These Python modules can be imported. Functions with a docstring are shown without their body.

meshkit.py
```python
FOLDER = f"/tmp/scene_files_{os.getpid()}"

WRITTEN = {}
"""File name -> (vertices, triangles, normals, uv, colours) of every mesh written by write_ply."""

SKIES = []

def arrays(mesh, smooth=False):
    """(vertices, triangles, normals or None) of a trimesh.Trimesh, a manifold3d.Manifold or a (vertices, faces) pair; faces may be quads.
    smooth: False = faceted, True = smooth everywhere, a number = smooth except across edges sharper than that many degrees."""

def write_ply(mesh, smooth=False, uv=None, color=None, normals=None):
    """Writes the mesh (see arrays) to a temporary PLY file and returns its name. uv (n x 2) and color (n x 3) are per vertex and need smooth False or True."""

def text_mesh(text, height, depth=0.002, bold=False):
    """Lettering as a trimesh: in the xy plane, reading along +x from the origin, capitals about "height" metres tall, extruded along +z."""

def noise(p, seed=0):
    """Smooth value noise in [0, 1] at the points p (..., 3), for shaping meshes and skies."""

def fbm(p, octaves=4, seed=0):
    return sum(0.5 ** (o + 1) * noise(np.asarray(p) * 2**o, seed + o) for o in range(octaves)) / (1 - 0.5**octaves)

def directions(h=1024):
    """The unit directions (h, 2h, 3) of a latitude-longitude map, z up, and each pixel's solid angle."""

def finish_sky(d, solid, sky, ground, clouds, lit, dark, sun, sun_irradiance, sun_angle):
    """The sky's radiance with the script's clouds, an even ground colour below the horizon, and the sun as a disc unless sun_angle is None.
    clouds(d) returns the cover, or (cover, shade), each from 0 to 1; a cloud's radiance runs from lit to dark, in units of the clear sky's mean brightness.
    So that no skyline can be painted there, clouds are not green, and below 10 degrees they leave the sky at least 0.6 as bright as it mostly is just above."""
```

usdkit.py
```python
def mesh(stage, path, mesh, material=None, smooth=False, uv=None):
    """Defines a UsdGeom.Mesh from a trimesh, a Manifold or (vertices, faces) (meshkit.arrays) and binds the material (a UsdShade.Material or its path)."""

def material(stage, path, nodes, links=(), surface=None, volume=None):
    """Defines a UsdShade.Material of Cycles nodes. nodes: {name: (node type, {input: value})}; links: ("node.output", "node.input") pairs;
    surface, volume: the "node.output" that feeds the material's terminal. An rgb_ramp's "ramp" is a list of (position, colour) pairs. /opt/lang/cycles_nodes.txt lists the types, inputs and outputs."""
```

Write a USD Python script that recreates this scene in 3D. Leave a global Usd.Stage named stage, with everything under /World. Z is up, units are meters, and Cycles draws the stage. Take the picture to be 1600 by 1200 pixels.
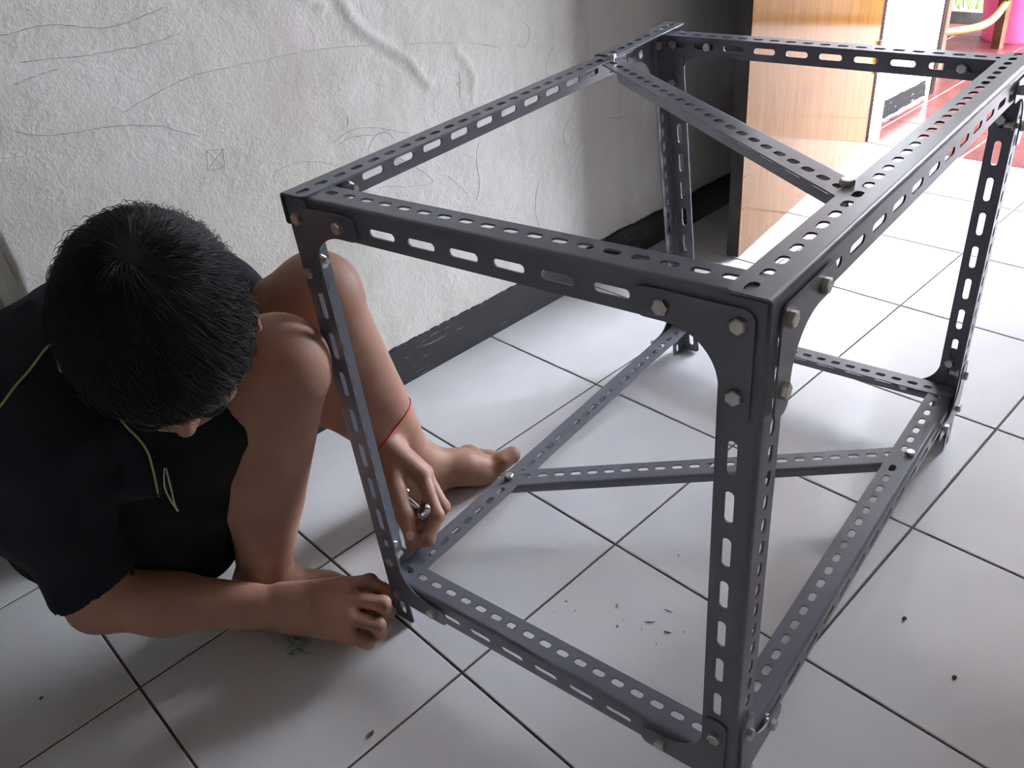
import math, random
import numpy as np
import trimesh, usdkit, meshkit
from shapely.geometry import Polygon, Point, LineString, box as sbox
from shapely.ops import unary_union
from shapely import affinity
from pxr import Usd, UsdGeom, UsdLux, UsdShade, Gf, Sdf, Vt

random.seed(7)
RNG = np.random.default_rng(7)
stage = Usd.Stage.CreateInMemory()
UsdGeom.SetStageUpAxis(stage, 'Z')
UsdGeom.SetStageMetersPerUnit(stage, 1.0)
UsdGeom.Xform.Define(stage, '/World')
V = lambda *a: np.array(a, float)
def unit(a):
    a = np.asarray(a, float)
    return a / np.linalg.norm(a)

# ------------------------------------------------------------------ camera, sky, exposure
CAM_POS = V(-0.0678, -0.8926, 0.8808)
YAW, PITCH, ROLL, F_PX = 0.8649, -0.5818, -0.1127, 1303.2
EXPOSURE = 0.36
fwd = V(math.cos(PITCH) * math.cos(YAW), math.cos(PITCH) * math.sin(YAW), math.sin(PITCH))
r0 = unit(np.cross(fwd, [0, 0, 1])); u0 = np.cross(r0, fwd)
right = math.cos(ROLL) * r0 + math.sin(ROLL) * u0
up = -math.sin(ROLL) * r0 + math.cos(ROLL) * u0
cam = UsdGeom.Camera.Define(stage, '/World/camera')
m = np.eye(4); m[0, :3] = right; m[1, :3] = up; m[2, :3] = -fwd; m[3, :3] = CAM_POS
cam.AddTransformOp().Set(Gf.Matrix4d(*m.ravel().tolist()))
cam.CreateHorizontalApertureAttr(36.0)
cam.CreateVerticalApertureAttr(27.0)
cam.CreateFocalLengthAttr(F_PX / 1600 * 36.0)
cam.CreateFStopAttr(0.0)
cam.CreateClippingRangeAttr(Gf.Vec2f(0.02, 200.0))
cam.CreateExposureAttr(EXPOSURE)

# overcast bright sky; all the light of the room comes in through the open door
sky = UsdLux.DomeLight.Define(stage, '/World/sky')
sky.CreateIntensityAttr(9.0)
sky.CreateColorAttr(Gf.Vec3f(0.92, 0.98, 1.10))
sun = UsdLux.DistantLight.Define(stage, '/World/sun')
sun.CreateIntensityAttr(1.5)
sun.CreateAngleAttr(3.0)
sun.CreateColorAttr(Gf.Vec3f(1.0, 0.96, 0.88))
sun.AddRotateXYZOp().Set(Gf.Vec3f(38.0, 0.0, 20.0))

# ------------------------------------------------------------------ helpers
used = {}
def numbered(parent, name):
    k = used.get((parent, name), -1) + 1
    used[(parent, name)] = k
    return f'{parent}/{name}' if k == 0 else f'{parent}/{name}_{k:03d}'
def pth(parent):
    return '/World' if parent is None else (parent if isinstance(parent, str) else str(parent.GetPath()))
def tag(prim, label=None, cat=None, group=None, kind=None):
    for k, v in (('label', label), ('category', cat), ('group', group), ('kind', kind)):
        if v: prim.SetCustomDataByKey(k, v)
    return prim
def obj(name, mesh, mat, parent=None, smooth=35, **t):
    p = usdkit.mesh(stage, numbered(pth(parent), name), mesh, mat, smooth=smooth).GetPrim()
    return tag(p, **t)
def empty(name, loc=(0, 0, 0), rz=0, parent=None, **t):
    x = UsdGeom.Xform.Define(stage, numbered(pth(parent), name))
    x.AddTranslateOp().Set(Gf.Vec3d(*map(float, loc)))
    if rz: x.AddRotateZOp().Set(rz)
    return tag(x.GetPrim(), **t)
def copy_of(root, name, loc, rz=0, **t):
    x = UsdGeom.Xform.Define(stage, numbered('/World', name))
    x.AddTranslateOp().Set(Gf.Vec3d(*map(float, loc)))
    x.AddRotateZOp().Set(rz)
    x.GetPrim().GetReferences().AddInternalReference(root.GetPath())
    return tag(x.GetPrim(), **t)
cat = trimesh.util.concatenate
def box(lo, hi):
    lo, hi = np.asarray(lo, float), np.asarray(hi, float)
    b = trimesh.creation.box(hi - lo); b.apply_translation((lo + hi) / 2); return b
def frame_mat(o, x, y, z):
    T = np.eye(4); T[:3, 0], T[:3, 1], T[:3, 2], T[:3, 3] = x, y, z, o
    return T
def extrude(poly, h):
    gs = list(poly.geoms) if hasattr(poly, 'geoms') else [poly]
    return cat([trimesh.creation.extrude_polygon(g, h, engine='earcut') for g in gs])
def tube(pts, rad, n=10, closed=False, caps=True):
    """swept tube with parallel transported frame; rad scalar or per point"""
    p = np.asarray(pts, float); k = len(p)
    rad = np.broadcast_to(rad, (k,))
    t = (np.roll(p, -1, 0) - np.roll(p, 1, 0)) if closed else np.gradient(p, axis=0)
    t /= np.linalg.norm(t, axis=1, keepdims=True)
    a = np.cross(t[0], [0, 0, 1.0]) if abs(t[0][2]) < .9 else np.cross(t[0], [1.0, 0, 0])
    A = [unit(a)]
    for i in range(1, k):
        b = A[-1] - t[i] * (A[-1] @ t[i]); A.append(unit(b))
    A = np.array(A); B = np.cross(t, A)
    th = np.arange(n) * 2 * np.pi / n
    v = (p[:, None] + rad[:, None, None] * (np.cos(th)[None, :, None] * A[:, None] + np.sin(th)[None, :, None] * B[:, None])).reshape(-1, 3)
    f = []
    for i in range(k if closed else k - 1):
        for j in range(n):
            a0, a1 = i * n + j, i * n + (j + 1) % n
            b0, b1 = ((i + 1) % k) * n + j, ((i + 1) % k) * n + (j + 1) % n
            f += [[a0, a1, b1], [a0, b1, b0]]
    if not closed and caps:
        v = np.vstack([v, p[0], p[-1]])
        c0, c1 = k * n, k * n + 1
        for j in range(n):
            f += [[c0, (j + 1) % n, j], [c1, (k - 1) * n + j, (k - 1) * n + (j + 1) % n]]
    return trimesh.Trimesh(v, f, process=False)
def spline(pts, n=40):
    from scipy.interpolate import CubicSpline
    p = np.asarray(pts, float)
    s = np.r_[0, np.cumsum(np.linalg.norm(np.diff(p, axis=0), axis=1))]
    return CubicSpline(s, p)(np.linspace(0, s[-1], n))
def grid_mesh(P):
    """P (n,m,3) -> trimesh"""
    n, mm = P.shape[:2]
    i, j = np.meshgrid(np.arange(n - 1), np.arange(mm - 1), indexing='ij')
    a = i * mm + j
    q = np.stack([a, a + mm, a + mm + 1, a + 1], -1).reshape(-1, 4)
    return trimesh.Trimesh(P.reshape(-1, 3), np.vstack([q[:, [0, 1, 2]], q[:, [0, 2, 3]]]), process=False)

# ------------------------------------------------------------------ materials
def mat(name, nodes, links, surface='p.BSDF', **k):
    return usdkit.material(stage, '/World/Looks/' + name, nodes, links, surface=surface, **k)
def plain(name, color, rough=0.5, metallic=0.0, **k):
    return mat(name, {'p': ('principled_bsdf', dict(base_color=color, roughness=rough, metallic=metallic, **k))}, [])
def noisy(name, c0, c1, scale, rough=0.5, bump=0.0, bscale=None, lo=0.35, hi=0.65, detail=4.0, obj_space=False, **k):
    nodes = {'g': ('texture_coordinate', {}) if obj_space else ('geometry', {}),
             'n': ('noise_texture', {'scale': scale, 'detail': detail}),
             'r': ('rgb_ramp', {'ramp': [(0, c0), (lo, c0), (hi, c1), (1, c1)]}),
             'p': ('principled_bsdf', dict(roughness=rough, **k))}
    src = 'g.object' if obj_space else 'g.position'
    links = [(src, 'n.vector'), ('n.fac', 'r.fac'), ('r.color', 'p.base_color')]
    if bump:
        nodes['nb'] = ('noise_texture', {'scale': bscale or scale, 'detail': 6.0})
        nodes['b'] = ('bump', {'distance': bump, 'strength': 1.0})
        links += [(src, 'nb.vector'), ('nb.fac', 'b.height'), ('b.normal', 'p.normal')]
    return mat(name, nodes, links, **k2(k))
def k2(k): return {}

# white glazed tile: slight cloudiness, tiny specks, each tile a hair different
tile_m = mat('white_tile', {
    'g': ('geometry', {}), 'n': ('noise_texture', {'scale': 9.0, 'detail': 5.0}),
    'r': ('rgb_ramp', {'ramp': [(0, (.68, .68, .705)), (.4, (.73, .73, .75)), (.7, (.77, .77, .785)), (1, (.79, .79, .80))]}),
    'v': ('voronoi_texture', {'scale': 42.0}), 'vr': ('rgb_ramp', {'ramp': [(0, (.30, .28, .26)), (.028, (.4, .38, .36)), (.045, (1, 1, 1)), (1, (1, 1, 1))]}),
    'n3': ('noise_texture', {'scale': 3.0, 'detail': 2.0}), 'r3': ('rgb_ramp', {'ramp': [(0, (1, 1, 1)), (.52, (1, 1, 1)), (.60, (0, 0, 0)), (1, (0, 0, 0))]}),
    'mx0': ('mix_color', {'blend_type': 'mix', 'b': (1, 1, 1)}), 'mx': ('mix_color', {'blend_type': 'multiply', 'fac': 0.8}),
    'n2': ('noise_texture', {'scale': 14.0, 'detail': 3.0}), 'rr': ('map_range', {'from_min': .3, 'from_max': .7, 'to_min': .10, 'to_max': .20}),
    'p': ('principled_bsdf', {'roughness': .14, 'ior': 1.5}),
}, [('g.position', 'n.vector'), ('n.fac', 'r.fac'), ('g.position', 'v.vector'), ('v.distance', 'vr.fac'), ('g.position', 'n3.vector'), ('n3.fac', 'r3.fac'),
    ('r3.color', 'mx0.fac'), ('vr.color', 'mx0.a'), ('r.color', 'mx.a'), ('mx0.result', 'mx.b'), ('mx.result', 'p.base_color'),
    ('g.position', 'n2.vector'), ('n2.fac', 'rr.value'), ('rr.result', 'p.roughness')])
grout_m = noisy('dark_grout', (.045, .03, .022), (.11, .075, .055), 30.0, rough=.8)
red_tile_m = noisy('red_tile', (.105, .026, .024), (.15, .042, .038), 16.0, rough=.22, specular_ior_level=.3)
red_grout_m = plain('pale_grout', (.55, .42, .38), .8)
def plaster(name, c):
    c = np.array(c)
    return mat(name, {
        'g': ('geometry', {}), 'n': ('noise_texture', {'scale': 2.6, 'detail': 6.0, 'roughness': .6}),
        'r': ('rgb_ramp', {'ramp': [(0, tuple(c * (.74, .73, .66))), (.38, tuple(c * (.87, .86, .82))), (.55, tuple(c)), (1, tuple(c * 1.03))]}),
        'mps': ('mapping', {'scale': (7, 7, .9)}), 'nv': ('noise_texture', {'scale': 2.2, 'detail': 6.0, 'roughness': .65}), 'rv': ('rgb_ramp', {'ramp': [(0, (.80, .80, .78)), (.36, (.88, .88, .86)), (.52, (1, 1, 1)), (1, (1, 1, 1))]}), 'mv': ('mix_color', {'blend_type': 'multiply', 'fac': .8}),
        'ns': ('noise_texture', {'scale': 6.0, 'detail': 3.0}), 'rs': ('rgb_ramp', {'ramp': [(0, (1, 1, 1)), (.62, (1, 1, 1)), (.72, (.97, .90, .93)), (1, (.95, .86, .90))]}),
        'm': ('mix_color', {'blend_type': 'multiply', 'fac': .9}),
        'n1': ('noise_texture', {'scale': 170.0, 'detail': 5.0, 'roughness': .65}), 'n2': ('noise_texture', {'scale': 38.0, 'detail': 4.0}),
        'a': ('math', {'math_type': 'multiply_add', 'value2': .9}),
        'b': ('bump', {'distance': .0024, 'strength': .5}),
        'p': ('principled_bsdf', {'roughness': .85, 'specular_ior_level': .25})},
        [('g.position', 'n.vector'), ('n.fac', 'r.fac'), ('g.position', 'ns.vector'), ('ns.fac', 'rs.fac'), ('r.color', 'm.a'), ('rs.color', 'm.b'), ('m.result', 'mv.a'), ('g.position', 'mps.vector'), ('mps.vector', 'nv.vector'), ('nv.fac', 'rv.fac'), ('rv.color', 'mv.b'), ('mv.result', 'p.base_color'),
         ('g.position', 'n1.vector'), ('g.position', 'n2.vector'), ('n1.fac', 'a.value1'), ('n2.fac', 'a.value3'), ('a.value', 'b.height'), ('b.normal', 'p.normal')])
wall_m = plaster('old_white_plaster', (.82, .81, .775))
white_m = noisy('white_paint', (.78, .77, .76), (.83, .82, .81), 4.0, rough=.7, bump=.001, bscale=60)
ceil_m = plain('ceiling_paint', (.75, .74, .72), .9)
base_m = mat('black_skirting_paint', {
    'g': ('geometry', {}), 'mp': ('mapping', {'scale': (9, 9, 60)}), 'n': ('noise_texture', {'scale': 2.2, 'detail': 6.0}),
    'r': ('rgb_ramp', {'ramp': [(0, (.012, .012, .014)), (.64, (.022, .022, .026)), (.70, (.16, .16, .16)), (1, (.3, .3, .3))]}),
    'p': ('principled_bsdf', {'roughness': .55})},
    [('g.position', 'mp.vector'), ('mp.vector', 'n.vector'), ('n.fac', 'r.fac'), ('r.color', 'p.base_color')])
base2_m = mat('peeling_skirting', {
    'g': ('geometry', {}), 'mp': ('mapping', {'scale': (14, 14, 40)}), 'n': ('noise_texture', {'scale': 2.0, 'detail': 8.0, 'roughness': .7}),
    'r': ('rgb_ramp', {'ramp': [(0, (.006, .005, .006)), (.60, (.014, .011, .012)), (.68, (.40, .38, .34)), (1, (.6, .58, .5))]}),
    'p': ('principled_bsdf', {'roughness': .7, 'specular_ior_level': .08})},
    [('g.position', 'mp.vector'), ('mp.vector', 'n.vector'), ('n.fac', 'r.fac'), ('r.color', 'p.base_color')])
pencil_m = plain('pencil_mark', (.46, .46, .465), .8)
crayon_m = plain('red_crayon_mark', (.60, .45, .45), .8)
steel_m = mat('grey_enamel', {
    'g': ('geometry', {}), 'n': ('noise_texture', {'scale': 700.0, 'detail': 2.0}),
    'n0': ('noise_texture', {'scale': 12.0, 'detail': 3.0}),
    'r': ('rgb_ramp', {'ramp': [(0, (.132, .137, .166)), (.5, (.150, .156, .188)), (1, (.168, .174, .208))]}),
    'b': ('bump', {'distance': .00010, 'strength': .5}),
    'p': ('principled_bsdf', {'roughness': .31, 'ior': 1.5, 'specular_ior_level': .36})},
    [('g.position', 'n.vector'), ('g.position', 'n0.vector'), ('n0.fac', 'r.fac'), ('r.color', 'p.base_color'), ('n.fac', 'b.height'), ('b.normal', 'p.normal')])
zinc_m = plain('zinc_plated', (.62, .60, .55), .32, 1.0)
chrome_m = plain('chrome', (.75, .76, .78), .08, 1.0)
wood_m = mat('wood_laminate', {
    'g': ('texture_coordinate', {}), 'mp': ('mapping', {'scale': (9.0, 9.0, .55)}),
    'n': ('noise_texture', {'scale': 3.0, 'detail': 6.0, 'roughness': .6, 'distortion': 1.6}),
    'mp2': ('mapping', {'scale': (150.0, 150.0, 1.6)}), 'n2': ('noise_texture', {'scale': 1.0, 'detail': 3.0}),
    'r': ('rgb_ramp', {'ramp': [(0, (.078, .026, .004)), (.36, (.122, .047, .009)), (.5, (.168, .072, .016)), (.62, (.132, .052, .010)), (.75, (.185, .083, .020)), (1, (.20, .093, .024))]}),
    'r2': ('rgb_ramp', {'ramp': [(0, (.55, .5, .45)), (.42, (.85, .83, .8)), (.6, (1, 1, 1)), (1, (1, 1, 1))]}),
    'm': ('mix_color', {'blend_type': 'multiply', 'fac': .75}),
    'p': ('principled_bsdf', {'roughness': .11, 'ior': 1.45, 'specular_ior_level': .032})},
    [('g.object', 'mp.vector'), ('mp.vector', 'n.vector'), ('n.fac', 'r.fac'), ('g.object', 'mp2.vector'), ('mp2.vector', 'n2.vector'), ('n2.fac', 'r2.fac'),
     ('r.color', 'm.a'), ('r2.color', 'm.b'), ('m.result', 'p.base_color')])
darkwood_m = noisy('dark_door_edge', (.020, .017, .015), (.035, .030, .026), 25.0, rough=.6)
frame_m = noisy('brown_door_frame', (.012, .005, .004), (.022, .009, .006), 20.0, rough=.7, specular_ior_level=.05)
chair_m = noisy('chair_wood', (.07, .026, .010), (.11, .045, .016), 18.0, rough=.45, specular_ior_level=.25)
chair_light_m = noisy('chair_arm_wood', (.20, .10, .036), (.27, .14, .055), 18.0, rough=.45, specular_ior_level=.25)
pink_m = plain('pink_plastic', (.90, .15, .36), .35, subsurface_weight=.15, subsurface_radius=(.02, .01, .01))
orange_m = plain('orange_print', (.85, .28, .05), .4)
yellow_m = plain('yellow_print', (.85, .6, .1), .4)
green_m = plain('green_print', (.15, .4, .1), .4)
concrete_m = noisy('wet_concrete', (.05, .045, .04), (.10, .095, .085), 14.0, rough=.7)
earth_m = noisy('garden_earth', (.16, .14, .12), (.24, .22, .19), 3.0, rough=.9)
grass_m = noisy('grass_blades', (.12, .26, .05), (.22, .38, .09), 8.0, rough=.6)
skin_m = mat('skin', {
    'g': ('geometry', {}), 'n': ('noise_texture', {'scale': 22.0, 'detail': 5.0}),
    'r': ('rgb_ramp', {'ramp': [(0, (.26, .128, .084)), (.4, (.31, .160, .107)), (.62, (.355, .190, .132)), (1, (.385, .215, .155))]}),
    'n2': ('noise_texture', {'scale': 240.0, 'detail': 3.0}), 'b': ('bump', {'distance': .0006, 'strength': .5}),
    'p': ('principled_bsdf', {'roughness': .56, 'subsurface_weight': .12, 'subsurface_radius': (.008, .003, .0015), 'specular_ior_level': .4})},
    [('g.position', 'n.vector'), ('n.fac', 'r.fac'), ('r.color', 'p.base_color'), ('g.position', 'n2.vector'), ('n2.fac', 'b.height'), ('b.normal', 'p.normal')])
lip_m = plain('lips', (.30, .10, .085), .45)
nail_m = plain('nail', (.52, .30, .24), .3)
def cloth(name, c0, c1):
    return mat(name, {
        'g': ('geometry', {}), 'n': ('noise_texture', {'scale': 14.0, 'detail': 4.0}), 'r': ('rgb_ramp', {'ramp': [(0, c0), (1, c1)]}),
        'n2': ('noise_texture', {'scale': 900.0, 'detail': 2.0}), 'b': ('bump', {'distance': .0006, 'strength': .4}),
        'p': ('principled_bsdf', {'roughness': .88, 'specular_ior_level': .2})},
        [('g.position', 'n.vector'), ('n.fac', 'r.fac'), ('r.color', 'p.base_color'), ('g.position', 'n2.vector'), ('n2.fac', 'b.height'), ('b.normal', 'p.normal')])
shirt_m = cloth('navy_black_jersey', (.008, .0095, .014), (.014, .017, .025))
shorts_m = cloth('black_shorts_cloth', (.006, .006, .008), (.010, .010, .012))
piping_m = plain('lime_piping', (.34, .46, .14), .7)
cord_m = plain('pale_drawstring', (.50, .48, .34), .8)
hair_m = mat('black_hair', {'p': ('principled_bsdf', {'base_color': (.004, .004, .0055), 'roughness': .5, 'specular_ior_level': .35})}, [])
scalp_m = plain('hair_mass', (.005, .005, .006), .6)
eye_m = plain('eye_white', (.7, .68, .64), .2)
iris_m = plain('iris', (.015, .008, .005), .2)
thread_m = plain('red_thread', (.55, .02, .03), .7)
scrap_m = plain('pale_green_plastic', (.38, .54, .45), .35)
flake_m = plain('dark_paint_flake', (.05, .055, .075), .5)
rust_m = plain('brown_dirt', (.07, .03, .02), .8)
leaf_m = plain('dry_leaf_bit', (.20, .12, .045), .8)
slipper_m = plain('maroon_rubber', (.16, .035, .04), .5)
slipper_dark_m = plain('dark_rubber_sole', (.03, .02, .022), .6)

#@STRUCTURE
# ------------------------------------------------------------------ the room
T = 0.30
WALL_Y, END_X, WALL_T = 0.30, 2.39, 0.19
CORNER_X = 0.119                                  # the left wall ends here, an open doorway beyond it
RX0, RY0, RZ1 = -1.7, -2.3, 2.75                  # back wall, right wall, ceiling
def bevel_tile(x0, y0, x1, y1, z=0.0, th=.008, b=.0012, tilt=(0, 0)):
    zz = lambda x, y: z + tilt[0] * (x - (x0 + x1) / 2) + tilt[1] * (y - (y0 + y1) / 2)
    rings = [(0, -th), (0, -b), (b * .35, -b * .35), (b, 0)]
    v = []
    for d, dz in rings:
        for x, y in ((x0 + d, y0 + d), (x1 - d, y0 + d), (x1 - d, y1 - d), (x0 + d, y1 - d)):
            v.append((x, y, zz(x, y) + dz))
    f = []
    for k in range(len(rings) - 1):
        for i in range(4):
            a, c = k * 4 + i, k * 4 + (i + 1) % 4
            f += [[a, c, c + 4], [a, c + 4, a + 4]]
    f += [[12, 13, 14], [12, 14, 15]]
    return trimesh.Trimesh(v, f, process=False)
floor = empty('floor', kind='structure', label='white glazed square tile floor with dark grout joints')
obj('grout', box((RX0, RY0, -.06), (END_X, 1.6, -.0018)), grout_m, floor, smooth=False)
G = .0016
for i in range(-6, 8):
    for j in range(-8, 6):
        x0, y0 = i * T + G, j * T + G
        x1, y1 = (i + 1) * T - G, (j + 1) * T - G
        x0, y0, x1, y1 = max(x0, RX0), max(y0, RY0), min(x1, END_X), min(y1, 1.6)
        if x1 - x0 < .02 or y1 - y0 < .02: continue
        if abs(y0 - .3 - G) < .01 and x0 > CORNER_X + .1: y0 = WALL_Y + WALL_T + .001          # the strip under the wall is left out
        t_ = RNG.normal(0, .0007, 2)
        obj('tile', bevel_tile(x0, y0, x1, y1, 0.0, tilt=t_), tile_m, floor, smooth=False)

# left wall: displaced plaster with raised scab edges
def polyd(P, line):
    """signed distance (positive on the left of the polyline) and unsigned distance"""
    line = np.asarray(line, float); best = np.full(len(P), 1e9); sg = np.ones(len(P))
    for a, b in zip(line[:-1], line[1:]):
        d = b - a; t = np.clip(((P - a) @ d) / (d @ d), 0, 1)
        q = a + t[:, None] * d; e = P - q; dist = np.linalg.norm(e, axis=1)
        s = np.sign(d[0] * e[:, 1] - d[1] * e[:, 0])
        w = dist < best; best[w] = dist[w]; sg[w] = s[w]
    return sg * best, best
RIDGES = [[(.690, .70), (.707, .661), (.721, .643), (.761, .611), (.805, .579), (.824, .547), (.837, .53)], [(.91, .57), (.924, .552), (.939, .52), (.933, .501)],
          [(.60, .73), (.64, .70), (.66, .69)]]
def wall_grid(x0, x1, z0, z1, st):
    xs, zs = np.linspace(x0, x1, int((x1 - x0) / st) + 1), np.linspace(z0, z1, int((z1 - z0) / st) + 1)
    X, Z = np.meshgrid(xs, zs, indexing='ij')
    P2 = np.stack([X.ravel(), Z.ravel()], 1)
    P3 = np.stack([X.ravel(), 0 * X.ravel(), Z.ravel()], 1)
    y = .0030 * (meshkit.fbm(P3 * 6, 3, 1) - .5) + .0016 * (meshkit.fbm(P3 * 30, 3, 2) - .5) + .0009 * (meshkit.fbm(P3 * 110, 2, 3) - .5)
    for ln in RIDGES:
        sd, d = polyd(P2, ln)
        y -= .0022 * np.exp(-(d / .008) ** 2) + .0010 * np.exp(-np.abs(d) / .03) * (sd > 0)
    y += .004 * np.clip(1 - (X.ravel() - x0) / .006, 0, 1) * (.5 + meshkit.noise(P3 * 40, 8))      # worn outer corner
    fade = np.clip((z1 - Z.ravel()) / .05, 0, 1) * np.clip((x1 - X.ravel()) / .05, 0, 1)
    P = np.stack([X, WALL_Y + (y * fade).reshape(X.shape), Z], -1)
    return grid_mesh(P)
wl = empty('wall_left', kind='structure', label='old white plastered wall with pencil scribbles')
fm = wall_grid(CORNER_X, 2.2, 0.0, .95, .005)
fm.fix_normals() if False else None
obj('plaster_face', fm, wall_m, wl, smooth=True)
obj('wall_core', cat([box((CORNER_X + .001, WALL_Y + .012, 0), (END_X, WALL_Y + WALL_T, RZ1)), box((CORNER_X + .001, WALL_Y, .95), (2.2, WALL_Y + .012, RZ1)), box((2.2, WALL_Y, 0), (END_X, WALL_Y + .012, RZ1)),
                      box((-.80, WALL_Y, 2.05), (CORNER_X + .001, WALL_Y + WALL_T, RZ1)), box((RX0, WALL_Y, 0), (-.80, WALL_Y + WALL_T, RZ1))]), wall_m, wl, smooth=False)
obj('wall_corner', grid_mesh(np.stack(np.broadcast_arrays(
    CORNER_X + .002 * (RNG.random((12, 60)) - .5), np.linspace(WALL_Y + .002, WALL_Y + WALL_T, 12)[:, None] + np.zeros((12, 60)), np.linspace(0, 1.2, 60)[None, :]), -1)), wall_m, wl, smooth=True)
SCRIB = {'pencil_line': [[[.216, .737], [.242, .738], [.276, .738], [.304, .73], [.344, .722], [.383, .725], [.42, .731]], [[.211, .682], [.243, .686], [.266, .688]], [[.226, .704], [.262, .701], [.292, .697], [.357, .693], [.393, .693], [.43, .697]], [[.323, .618], [.371, .63], [.419, .639], [.482, .64], [.552, .637], [.604, .635], [.71, .622], [.81, .605], [.92, .584], [1.009, .557]], [[.19, .631], [.243, .612], [.291, .607], [.344, .596], [.371, .588]], [[.371, .588], [.396, .571], [.416, .561]], [[.42, .538], [.445, .533], [.439, .507], [.413, .511], [.42, .538]], [[.42, .538], [.439, .507]], [[.445, .533], [.413, .511]], [[.632, .49], [.668, .5], [.715, .491], [.771, .467]], [[.641, .485], [.675, .488], [.722, .479], [.743, .481]], [[.737, .452], [.694, .464], [.697, .468], [.748, .457]], [[.516, .476], [.561, .478], [.594, .469], [.632, .45]], [[.729, .416], [.794, .392], [.814, .367], [.768, .372], [.702, .388]], [[.851, .365], [.871, .342], [.891, .317]], [[.935, .403], [.923, .37], [.924, .332], [.91, .298]], [[1.083, .281], [1.067, .235], [1.073, .185]], [[1.127, .472], [1.127, .499], [1.15, .529]], [[1.186, .381], [1.161, .349], [1.174, .325]], [[1.055, .553], [1.08, .55], [1.088, .564], [1.075, .587]], [[1.305, .352], [1.329, .343], [1.365, .342]]],
         'crayon_line': [[[.91, .535], [.905, .512], [.903, .493]], [[.898, .517], [.913, .52]], [[.664, .524], [.663, .509]], [[.722, .422], [.752, .426], [.77, .408]]]}
for nm, ml, wd in (('pencil_line', pencil_m, .00055), ('crayon_line', crayon_m, .0009)):
    for ln in SCRIB[nm]:
        p = np.array(ln)
        if len(p) > 2 and not (len(p) == 5 and np.allclose(p[0], p[-1])): p = spline(p, 8 * len(p))
        else: p = np.vstack([np.linspace(a, b, 6)[:-1] for a, b in zip(p[:-1], p[1:])] + [p[-1:]])
        p = p + RNG.normal(0, .0004, p.shape)
        y = .0030 * (meshkit.fbm(np.c_[p[:, 0], 0 * p[:, 0], p[:, 1]] * 6, 3, 1) - .5) + .0016 * (meshkit.fbm(np.c_[p[:, 0], 0 * p[:, 0], p[:, 1]] * 30, 3, 2) - .5)
        obj(nm, tube(np.c_[p[:, 0], WALL_Y + y - .0001, p[:, 1]], wd * (.6 + .5 * RNG.random(len(p))), 5), ml, wl, smooth=True)
# black painted skirting on the left wall
xs = np.arange(CORNER_X + .002, 2.25, .006); hh = .081 + .006 * (meshkit.fbm(np.c_[xs * 9, xs * 0, xs * 0], 4, 5) - .5) + .003 * (RNG.random(len(xs)) - .5)
bp = np.stack([np.stack([xs, 0 * xs + WALL_Y + .003, hh + .001], -1), np.stack([xs, 0 * xs + WALL_Y - .0045, hh], -1), np.stack([xs, 0 * xs + WALL_Y - .006, hh - .002], -1),
               np.stack([xs, 0 * xs + WALL_Y - .007, .02 + 0 * xs], -1), np.stack([xs, 0 * xs + WALL_Y - .008, 0 * xs - .001], -1)], 1)
obj('baseboard_left', grid_mesh(bp), base_m, None, smooth=50, kind='structure', label='black painted skirting along the scribbled wall')
obj('baseboard_corner', box((CORNER_X - .006, WALL_Y - .004, 0), (CORNER_X + .001, WALL_Y + WALL_T, .081)), base_m, None, smooth=False, kind='structure')
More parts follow.
